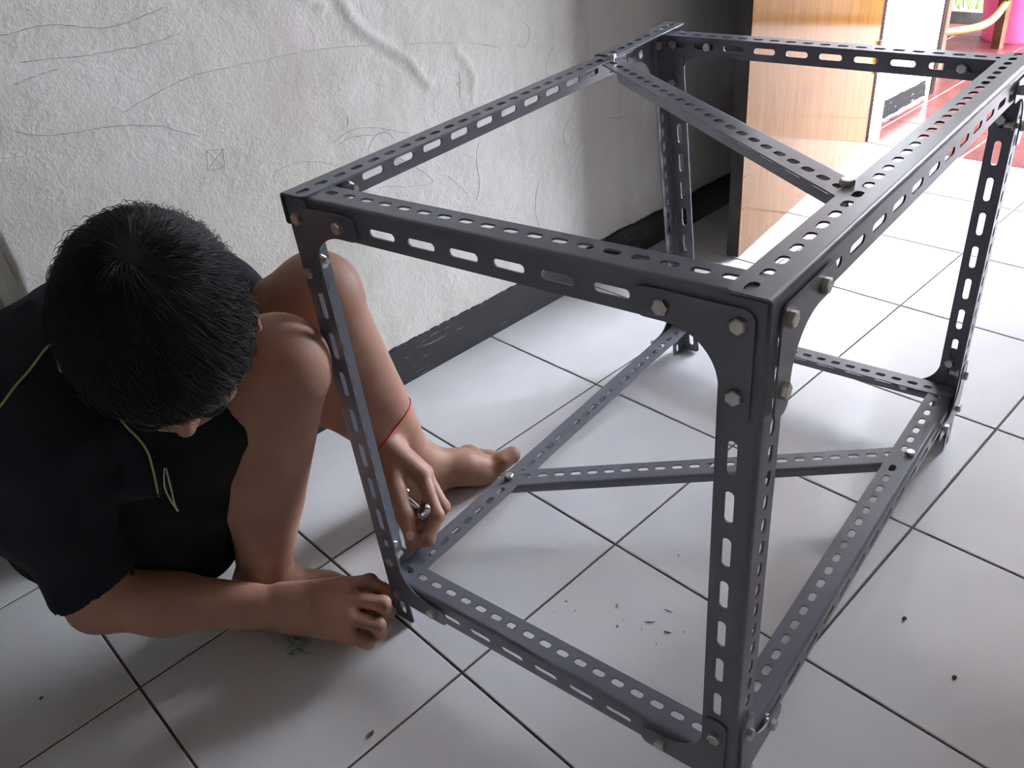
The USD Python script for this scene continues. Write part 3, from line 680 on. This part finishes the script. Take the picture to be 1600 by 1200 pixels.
# arms
B.cone(SHR, ELR, .046, .036, .02); B.cone(ELR, ELR + (WRR - ELR) * .35, .036, .038, .02); B.cone(ELR + (WRR - ELR) * .35, WRR, .037, .0235, .02, squash=(V(-.3, -.3, .9), 1.12))
B.cone(SHL, ELL, .042, .034, .02); B.cone(ELL, ELL + (WRL - ELL) * .35, .034, .035, .02); B.cone(ELL + (WRL - ELL) * .35, WRL, .034, .0225, .02)
def hand_(wr, ks, fingers, thumb, rp=.0125):
    for i, k_ in enumerate(ks):
        a = wr + (ks[min(i + 1, 3)] - ks[max(i - 1, 0)]) * .22 * (1 if i in (1, 2) else .9) * 0 + (k_ - ks.mean(0)) * .45
        B.cone(a, k_, .0165, rp - .0008 * i, .012)
        if i < 3: B.cone((a + wr) / 2 * .4 + (k_ + ks[i + 1]) / 2 * .6, (k_ + ks[i + 1]) / 2, .012, .0105, .010)
        B.ell(k_, np.eye(3), (.0115, .0115, .0115), .005)
    for i, (k_, fs) in enumerate(zip(ks, fingers)):
        r_ = (.0098, .0100, .0094, .0082)[i]
        rr = [r_ * 1.05, r_, r_ * .92, r_ * .82][:len(fs) + 1]
        B.chain([k_] + list(fs), rr, .0035)
        for q in fs[:-1]: B.ell(q, np.eye(3), (r_ * 1.06,) * 3, .003)
    B.chain(thumb, [.017, .0135, .0115, .0095][:len(thumb)], .008)
    B.cone(thumb[0], (wr + thumb[0]) / 2, .016, .018, .012)
RK = np.array([(.2425, -.1500, .098), (.236, -.1663, .093), (.2268, -.1787, .076), (.2160, -.1830, .055)])
RFI = [[(.2740, -.1640, .090), (.2865, -.1685, .067), (.2880, -.1700, .049)], [(.2690, -.1955, .076), (.2740, -.1900, .051), (.2680, -.1770, .037)],
       [(.2510, -.2040, .057), (.2534, -.1970, .035), (.2474, -.1808, .028)], [(.2316, -.1956, .037), (.2380, -.1890, .022), (.2345, -.1770, .017)]]
hand_(WRR, RK, [[np.array(q) for q in f_] for f_ in RFI], [V(.200, -.122, .078), V(.238, -.117, .058), V(.268, -.138, .048), V(.283, -.160, .043)])
LK = np.array([(.4240, -.1000, .136), (.4350, -.0880, .128), (.4395, -.0720, .118), (.4400, -.0560, .108)])
LFI = [[(.4010, -.1530, .109), (.3750, -.1600, .088), (.3560, -.1450, .082)], [(.4250, -.1340, .098), (.4000, -.1350, .078), (.3800, -.1230, .075)],
       [(.4330, -.1130, .090), (.4100, -.1120, .070), (.3900, -.1020, .070)], [(.4360, -.0920, .084), (.4160, -.0880, .066), (.3980, -.0800, .068)]]
hand_(WRL, LK, [[np.array(q) for q in f_] for f_ in LFI], [V(.4010, -.0610, .150), V(.3815, -.0930, .132), V(.3700, -.1230, .111), V(.3600, -.1420, .095)])
body_mesh = B.mesh()
person = empty('person', label='squatting person in dark T-shirt and shorts bending over the rack foot with a wrench', cat='person')
obj('body', body_mesh, skin_m, person, smooth=True)
# eyes under the brow (looking down)
for sx in (-1, 1):
    e_ = trimesh.creation.icosphere(3, .0105); e_.apply_translation(hp_(sx * .030, .0770, -.0345)); ey = obj('eye', e_, eye_m, person, True)
    i_ = trimesh.creation.icosphere(2, .0054); i_.apply_translation(hp_(sx * .030, .0815, -.0395)); obj('iris', i_, iris_m, ey, True)
    B_lid = tube(spline([hp_(sx * .018, .0955, -.016), hp_(sx * .030, .0965, -.011), hp_(sx * .042, .0875, -.013)], 12), [.0008] + [.0022] * 10 + [.0008], 6); obj('eyebrow', B_lid, scalp_m, person, True)
# thumb nail of the hand that holds the wrench
nl = trimesh.creation.icosphere(2, 1.0); 
td = unit(V(.3600, -.1420, .095) - V(.3700, -.1230, .111)); tn = unit(V(-.42, -.70, .58) - td * (V(-.42, -.70, .58) @ td)); ts = np.cross(td, tn)
nl.vertices = nl.vertices @ np.array([td * .0072, ts * .0062, tn * .0022]); nl.apply_translation(V(.3600, -.1420, .095) + td * .002 + tn * .0086); obj('thumb_nail', nl, nail_m, person, True)

# hair: cap over the cranium, then short strands running out of the crown whorl
H = Field(HC - .15, HC + .15, .0035)
H.ell(hp_(0, -.002, .003), (HS, HF, HT), (.0795, .0935, .0915), 0.0)
g = H.grid(); rel = [g[i] - HC[i] for i in range(3)]
cs, cf, cu = (sum(rel[i] * A[i] for i in range(3)) for A in (HS, HF, HT))
nz = .004 * np.sin(cs * 170 + 1.3) * np.cos(cf * 90)
line_ = -(cu - .52 * cf + .016) + nz
H.f = np.maximum(H.f, line_.astype(np.float32))
hair = obj('hair', H.mesh(), scalp_m, person, True)
NH = 24000
hr = np.random.default_rng(3)
dv = hr.normal(size=(NH * 3, 3)); dv /= np.linalg.norm(dv, axis=1, keepdims=True)
loc = dv * (.0785, .0925, .0905)
keep = loc[:, 2] - .52 * loc[:, 1] > -.013
loc = loc[keep][:NH]; dv = dv[keep][:NH]
nrm_ = loc / np.array([.0865, .1065, .0985]) ** 2; nrm_ /= np.linalg.norm(nrm_, axis=1, keepdims=True)
WH = unit(V(.06, -.50, .86)) * (.0785, .0925, .0905)
away = loc - WH; away -= nrm_ * (away * nrm_).sum(1, keepdims=True); away /= np.linalg.norm(away, axis=1, keepdims=True) + 1e-6
swirl = np.cross(nrm_, away)
dirn = away + .45 * swirl + hr.normal(0, .28, loc.shape); dirn -= nrm_ * (dirn * nrm_).sum(1, keepdims=True); dirn /= np.linalg.norm(dirn, axis=1, keepdims=True)
lift = np.clip(.34 + hr.normal(0, .16, len(loc)), .05, 1.0)[:, None] + .35 * np.exp(-(np.linalg.norm(loc - WH, axis=1) / .03) ** 2)[:, None]
ln = (.015 + .013 * hr.random(len(loc)))[:, None]
p0 = loc - nrm_ * .002
p1 = p0 + ln * (.45 * dirn + .50 * lift * nrm_); p2 = p1 + ln * (.40 * dirn + .12 * lift * nrm_ ) ; p3 = p2 + ln * (.35 * dirn - .16 * nrm_)
PW = np.stack([p0, p1, p2, p3], 1) @ np.array([HS, HF, HT]) + HC
cv = UsdGeom.BasisCurves.Define(stage, numbered(pth(hair), 'hair_strands'))
cv.CreateTypeAttr('linear'); cv.CreatePointsAttr(Vt.Vec3fArray.FromNumpy(PW.reshape(-1, 3).astype(np.float32)))
cv.CreateCurveVertexCountsAttr(Vt.IntArray.FromNumpy(np.full(len(loc), 4, np.int32)))
wd = np.tile(np.array([.0006, .0006, .0005, .00015], np.float32), len(loc))
cv.CreateWidthsAttr(Vt.FloatArray.FromNumpy(wd)); cv.SetWidthsInterpolation('vertex')
UsdShade.MaterialBindingAPI.Apply(cv.GetPrim()).Bind(hair_m); tag(cv.GetPrim(), kind='stuff')

# T-shirt: hollow shell over torso and upper arms
S = Field((-.16, -.16, .02), (.46, .285, .60), .0040)
S.cone(V(.112, .150, .205), V(.062, .115, .31), .100, .120, .04); S.cone(V(.045, .125, .31), V(.090, .060, .385), .125, .120, .04)
S.cone(V(.090, .060, .385), V(.150, .035, .425), .115, .085, .04)
S.cone(V(.03, -.01, .415), V(.13, .05, .42), .066, .085, .04); S.cone(SHL, V(.15, .06, .42), .060, .085, .04)
S.cone(V(.03, -.01, .415), V(.016, .028, .16), .060, .057, .035)          # right sleeve, wide
S.cone(V(-.01, .05, .34), V(.024, .05, .225), .066, .054, .035)
S.cone(SHL, SHL + (ELL - SHL) * 1.2, .056, .060, .03)
S.cone(V(.12, -.01, .41), V(.112, -.047, .335), .05, .045, .03)
S.cone(V(.16, .02, .44), hp_(0, -.05, -.125), .064, .060, .02)             # collar
gx, gy, gz = S.grid()
P3 = np.stack(np.broadcast_arrays(gx, gy, gz), -1)
fold = .010 * (meshkit.fbm(P3 * (13, 13, 7), 2, 21) - .5) + .006 * (meshkit.fbm(P3 * (34, 34, 12), 2, 22) - .5)
outer = S.f + fold.astype(np.float32)
inner = outer + .0075
shell = np.maximum(outer, -inner)
def cut(P, n):                     # remove what lies beyond the plane
    n = unit(n); return (gx - P[0]) * n[0] + (gy - P[1]) * n[1] + (gz - P[2]) * n[2]
reg = lambda c, r: np.sqrt((gx - c[0]) ** 2 + (gy - c[1]) ** 2 + (gz - c[2]) ** 2) - r
hem_r = np.maximum(-cut(V(.008, .02, .178), V(.30, -.10, -.95)), reg(V(-.01, .02, .10), .15))
hem_l = np.maximum(-cut(SHL + (ELL - SHL) * .80, ELL - SHL), reg(ELL, .10))
col_c = np.maximum(-cut(hp_(0, -.045, -.112), HT + .35 * HF), reg(hp_(0, -.03, -.07), .10))
low = .075 - gz
for c_ in (hem_r, hem_l, col_c): shell = np.maximum(shell, -c_)
shell = np.maximum(shell, low + 0 * gx + 0 * gy)
S.f = shell.astype(np.float32)
shirt_mesh = trimesh.smoothing.filter_taubin(S.mesh(), iterations=8)
shirt = obj('t_shirt', shirt_mesh, shirt_m, person, smooth=True)
SO = Field((-.16, -.16, .02), (.46, .285, .60), .0040); SO.f = outer.astype(np.float32)
# lime piping over the shoulder seam and down the chest, pale drawstring
def ribbon(pts, r, ml, name, parent, lift=.0008, n=40):
    q = SO.snap(spline(pts, n), lift); return obj(name, tube(q, r, 7), ml, parent, True)
ribbon([(.0792, -.0182, .4946), (.0561, -.0278, .489), (.042, -.0382, .4852), (.0256, -.0458, .4803), (.0111, -.0507, .473), (-.0041, -.0541, .4642), (-.03, -.055, .445)], .0013, piping_m, 'piping', shirt)
ribbon([(.0986, -.0659, .4259), (.0953, -.068, .4098), (.1011, -.0668, .3916), (.1074, -.0627, .3704), (.1092, -.0559, .3463), (.1083, -.043, .319), (.099, -.0383, .3084)], .0013, piping_m, 'piping', shirt)
# shorts: over the hips and thighs, hanging loose under the right thigh
K = Field((-.12, -.20, .03), (.45, .285, .50), .0045)
K.cone(PELV, PELV + V(0, 0, .02), .105, .105, .03)
K.cone(HIPR, HIPR + (KR - HIPR) * .80, .095, .068, .03); K.cone(HIPL, HIPL + (KL - HIPL) * .62, .105, .082, .03)
K.cone(V(.160, -.010, .33), V(.140, .018, .17), .072, .068, .03); K.cone(V(.128, .030, .17), V(.118, .045, .125), .066, .058, .03); K.cone(V(.075, .10, .19), V(.125, .05, .14), .075, .055, .03); K.cone(V(.205, -.062, .352), V(.165, -.030, .270), .046, .052, .03)
gx, gy, gz = K.grid(); P3 = np.stack(np.broadcast_arrays(gx, gy, gz), -1)
ko = K.f + (.010 * (meshkit.fbm(P3 * (18, 18, 8), 2, 31) - .5)).astype(np.float32)
ks_ = np.maximum(ko, -(ko + .0080))
for hip, kn in ((HIPR, KR), (HIPL, KL)):
    d_ = unit(kn - hip); c_ = (gx - kn[0]) * d_[0] + (gy - kn[1]) * d_[1] + (gz - kn[2]) * d_[2] + (.042 if kn is KR else .085)
    ks_ = np.maximum(ks_, np.where(np.sqrt((gx - kn[0]) ** 2 + (gy - kn[1]) ** 2 + (gz - kn[2]) ** 2) < .14, c_, -1))
K.f = ks_.astype(np.float32)
obj('shorts', trimesh.smoothing.filter_taubin(K.mesh(), iterations=8), shorts_m, person, True)
obj('drawstring', cat([tube(spline([(.1120, -.0900, .345), (.1062, -.0935, .3340), (.1055, -.0845, .3080), (.1078, -.0800, .2907), (.1100, -.0785, .2768)], 24), .0010, 6), tube(spline([(.1140, -.0890, .345), (.1108, -.0940, .3330), (.1100, -.0850, .3040), (.1095, -.0800, .2880), (.1102, -.0785, .2770)], 24), .0010, 6)]), cord_m, person, True)
# red thread round the left wrist
wd_ = unit(WRL - ELL); w1 = unit(np.cross(wd_, ZU)); w2 = np.cross(wd_, w1); wc = WRL - wd_ * .012
th = np.linspace(0, 2 * np.pi, 40, endpoint=False)
ring = wc + .040 * (np.cos(th)[:, None] * w1 + np.sin(th)[:, None] * w2)
for _ in range(20):
    e = .003; G_ = np.stack([(B.sample(ring + e * np.eye(3)[k]) - B.sample(ring - e * np.eye(3)[k])) / (2 * e) for k in range(3)], 1); rad_ = unit(np.ones(3)) * 0
    dd = ring - wc; dd -= wd_ * (dd @ wd_)[:, None]; dd /= np.linalg.norm(dd, axis=1, keepdims=True)
    ring -= dd * np.clip(B.sample(ring) - .0010, -.004, .004)[:, None]
obj('red_thread', tube(ring, .0011, 7, closed=True), thread_m, person, True, label='red thread bracelet on the left wrist')

# combination wrench held in the left fist
wr_ = empty('wrench', label='small chrome combination wrench held in the left fist beside the rack foot', cat='wrench')
W0, W1 = V(.3925, -.1370, .114), V(.4180, -.0400, .078)
wx = unit(W1 - W0); wz = unit(V(-.45, -.62, .64) - wx * (V(-.45, -.62, .64) @ wx)); wy = np.cross(wz, wx)
WT = frame_mat(W0, wx, wy, wz)
def put(mm): mm.apply_transform(WT); return mm
rg = trimesh.creation.revolve(np.array([(.0068, -.0044), (.0098, -.0052), (.0122, -.0024), (.0122, .0024), (.0098, .0052), (.0068, .0044), (.0068, -.0044)]), sections=30)
obj('ring_end', put(rg), chrome_m, wr_, 40)
sh = trimesh.creation.capsule(height=.075, radius=1.0, count=[16, 12]); sh.apply_transform(trimesh.transformations.rotation_matrix(np.pi / 2, [0, 1, 0])); 
v = np.array(sh.vertices); v = np.c_[np.interp(v[:, 0], (v[:, 0].min(), v[:, 0].max()), (.0095, .088)), v[:, 1] * .0046, v[:, 2] * .0024]; sh.vertices = v
obj('shank', put(sh), chrome_m, wr_, 40)
jw = Point(.096, 0).buffer(.0115).difference(sbox(.094, -.0055, .12, .0055)); obj('jaw', put((lambda e_: (e_.apply_translation((0, 0, -.0025)), e_)[1])(extrude(jw, .005))), chrome_m, wr_, 40)

# ------------------------------------------------------------------ by the feet and at the left edge
sc = empty('plastic_scrap', (.176, -.106, 0), -30, label='crumpled pale green plastic scrap under the right wrist', cat='plastic scrap')
n_ = 26; xx, yy = np.meshgrid(np.linspace(-.011, .011, n_), np.linspace(-.016, .016, n_), indexing='ij')
zz = .010 + .020 * meshkit.fbm(np.stack([xx * 90, yy * 70, 0 * xx], -1), 3, 5) + .3 * np.abs(yy)
zz -= zz.min() - .0005
P_ = np.stack([xx + .004 * np.sin(yy * 300), yy, zz], -1); up_, dn_ = grid_mesh(P_), grid_mesh(P_ - (0, 0, .0005)); dn_.invert()
obj('crumpled_sheet', cat([up_, dn_]), scrap_m, sc, True)
sl = empty('slipper', (-.105, .475, 0), 18, label='maroon rubber slipper on the floor at the left edge behind the person', cat='slipper')
sole = Polygon([(-.13, -.03), (-.10, -.042), (-.03, -.036), (.05, -.046), (.10, -.044), (.13, -.02), (.135, .01), (.11, .038), (.05, .046), (-.03, .036), (-.10, .040), (-.13, .025)]).buffer(.006)
s1 = extrude(sole, .014); obj('sole', s1, slipper_dark_m, sl, 30)
s2 = extrude(sole.buffer(-.003), .008); s2.apply_translation((0, 0, .014)); obj('footbed', s2, slipper_m, sl, 30)
th = np.linspace(0, np.pi, 14); P_ = np.stack([np.stack([np.full(14, x_), .046 * np.cos(th), .018 + h_ * np.sin(th)], -1) for x_, h_ in ((.0, .050), (.02, .048), (.04, .042), (.06, .034))], 0)
u_, d_ = grid_mesh(P_), grid_mesh(P_ * (1, .93, 1) - (0, 0, .003)); d_.invert(); obj('strap', cat([u_, d_]), slipper_m, sl, True)

# ------------------------------------------------------------------ things on the porch
bk = empty('bucket', (3.85, .318, 0), label='pink plastic bucket with orange flower print standing on the red porch floor', cat='bucket')
def lathe(prof, n=48):
    return trimesh.creation.revolve(np.array(prof), sections=n)
obj('bucket_body', lathe([(0, .004), (.125, .004), (.132, 0), (.137, .006), (.142, .05), (.150, .12), (.158, .20), (.162, .25), (.170, .254), (.172, .262), (.168, .268), (.158, .266), (.154, .2), (.138, .02), (0, .016)]), pink_m, bk, 40)
obj('rim', lathe([(.163, .236), (.169, .232), (.171, .240), (.163, .246)]), pink_m, bk, 40)
def blob_on_bucket(th, z, r, ml, name, k=9):
    ps = []
    for i in range(k):
        a = i * 2 * math.pi / k; rr = r * (1 + .25 * math.cos(3 * a))
        tt = th + rr * math.cos(a) / .15; zz_ = z + rr * math.sin(a); R_ = .1375 + .0105 * (zz_ - .0) / .1 + .0035
        ps.append((R_ * math.cos(tt), R_ * math.sin(tt), zz_))
    R_ = .1375 + .0105 * z / .1 + .0042
    v = np.array(ps + [(R_ * math.cos(th), R_ * math.sin(th), z)])
    obj(name, trimesh.Trimesh(v, [[i, (i + 1) % k, k] for i in range(k)], process=False), ml, bk, True)
thc = math.atan2(-.55, -.84)
for dth, z, r, ml, nm in ((.30, .095, .022, orange_m, 'flower_print'), (.55, .11, .018, orange_m, 'flower_print'), (.42, .125, .016, yellow_m, 'flower_print'), (.75, .085, .02, orange_m, 'flower_print'), (.33, .13, .012, green_m, 'leaf_print'), (.62, .075, .012, green_m, 'leaf_print'), (.22, .12, .010, yellow_m, 'flower_print')):
    blob_on_bucket(thc + dth, z, r, ml, nm)
hp = spline([(-.172, 0, .235), (-.182, 0, .18), (-.165, -.09, .15), (-.1, -.165, .145), (0, -.19, .15), (.1, -.165, .145), (.165, -.09, .15), (.182, 0, .18), (.172, 0, .235)], 50)
obj('handle', tube(hp @ trimesh.transformations.rotation_matrix(1.2, [0, 0, 1])[:3, :3].T, .003, 8), zinc_m, bk, True)
ch = empty('wooden_chair', (3.64, .322, 0), 82, label='brown wooden chair with a curved pale stretcher beside the pink bucket', cat='chair')
def leg(x, y, tx, ty, h=.44, w=.016):
    P = np.array([[(x + sx * w, y + sy * w, 0) for sx, sy in ((-1, -1), (1, -1), (1, 1), (-1, 1))], [(tx + sx * w * 1.2, ty + sy * w * 1.2, h) for sx, sy in ((-1, -1), (1, -1), (1, 1), (-1, 1))]]).reshape(-1, 3)
    f = [[0, 1, 5], [0, 5, 4], [1, 2, 6], [1, 6, 5], [2, 3, 7], [2, 7, 6], [3, 0, 4], [3, 4, 7], [0, 2, 1], [0, 3, 2], [4, 5, 6], [4, 6, 7]]
    return trimesh.Trimesh(P, f, process=False)
for x, y, h in ((0, 0, .44), (.0, .42, .44), (.40, .03, .85), (.40, .39, .85)): obj('leg', leg(x, y, x + (.04 if h > .5 else .01), y, h), chair_m, ch, False)
obj('stretcher', tube(spline([(.0, .0, .165), (-.025, .10, .142), (-.04, .21, .128), (-.025, .32, .128), (.0, .42, .135)], 24), .0145, 8), chair_light_m, ch, True)
obj('stretcher', tube([(0, .0, .25), (.4, .03, .25)], .011, 8), chair_light_m, ch, True)
obj('seat', box((-.03, -.03, .43), (.43, .45, .46)), chair_m, ch, False)
for z in (.6, .72, .83): obj('back_slat', box((.425, .03, z), (.44, .40, z + .05)), chair_m, ch, False)

# ------------------------------------------------------------------ small debris on the floor
def flake(L, w, th, seed, bend=.2):
    r_ = np.random.default_rng(seed); n = 7
    s = np.linspace(-.5, .5, n) * L; wd = w * (1 - (2 * np.linspace(-.5, .5, n)) ** 2 * .85) * (.8 + .4 * r_.random(n)); zc = th * .5 + bend * w * (np.linspace(-1, 1, n) ** 2)
    cy = .25 * w * np.sin(np.linspace(0, 3, n) + seed)
    P = np.stack([np.c_[s, cy - wd / 2, zc], np.c_[s, cy + wd / 2, zc], np.c_[s, cy + wd / 2, zc + th], np.c_[s, cy - wd / 2, zc + th]], 1)
    f = []
    for i in range(n - 1):
        for k in range(4):
            a, b = i * 4 + k, i * 4 + (k + 1) % 4; f += [[a, b, b + 4], [a, b + 4, a + 4]]
    f += [[0, 2, 1], [0, 3, 2], [n * 4 - 4, n * 4 - 3, n * 4 - 2], [n * 4 - 4, n * 4 - 2, n * 4 - 1]]
    return trimesh.Trimesh(P.reshape(-1, 3), f, process=False)
FL = [(.473, -.321, .007, .002), (.513, -.377, .008, .0016), (.485, -.400, .006, .004), (.519, -.427, .017, .0024), (.550, -.434, .015, .0022), (.521, -.455, .011, .0035), (.468, -.341, .004, .0015), (.640, -.384, .008, .0018), (.503, -.427, .004, .0016), (.500, -.399, .003, .0012), (.497, -.455, .005, .0014), (.535, -.470, .004, .0016)]
for k, (x, y, L, w) in enumerate(FL):
    o = obj('paint_flake', flake(L * .8, w * .62, .0005, k), flake_m, None, False)
    UsdGeom.Xformable(o).AddTranslateOp().Set(Gf.Vec3d(x, y, .0003)); UsdGeom.Xformable(o).AddRotateZOp().Set(float([100, 60, 20, -48, -80, -75, 10, 25, 50, 0, 30, 80][k]))
    tag(o, 'thin dark paint flake lying on the white tiles inside the rack frame', 'paint flake', 'paint flakes under the rack')
o = obj('paint_flake', flake(.013, .003, .0007, 40), flake_m, None, False)
UsdGeom.Xformable(o).AddTranslateOp().Set(Gf.Vec3d(.378, -.375, .0003)); UsdGeom.Xformable(o).AddRotateZOp().Set(-10.0)
tag(o, 'dark curled paint flake just in front of the near bottom rail', 'paint flake')
for x, y, r_, lab in ((.735, -.665, .0032, 'small brown dirt crumb on the right floor tile, the farther of two'), (.689, -.746, .0032, 'small brown dirt crumb near the lower right corner of the photo'), (-.098, .083, .0026, 'small dark dirt crumb on the shaded tile at lower left')):
    m_ = trimesh.creation.icosphere(2, 1.0); v = np.array(m_.vertices); v *= (1 + .5 * (meshkit.fbm(v * 1.7 + x * 10, 3, 3) - .5))[:, None]; v *= (r_, r_ * .8, r_ * .5); v[:, 2] -= v[:, 2].min(); m_.vertices = v
    o = obj('dirt_crumb', m_, rust_m, None, True); UsdGeom.Xformable(o).AddTranslateOp().Set(Gf.Vec3d(x, y, 0)); tag(o, lab, 'crumb')
o = obj('leaf_scrap', flake(.013, .006, .0006, 51, .35), leaf_m, None, False); UsdGeom.Xformable(o).AddTranslateOp().Set(Gf.Vec3d(.166, -.286, .0003)); UsdGeom.Xformable(o).AddRotateZOp().Set(20.0)
tag(o, 'small dry brown leaf scrap on the tile below the right hand', 'leaf scrap')
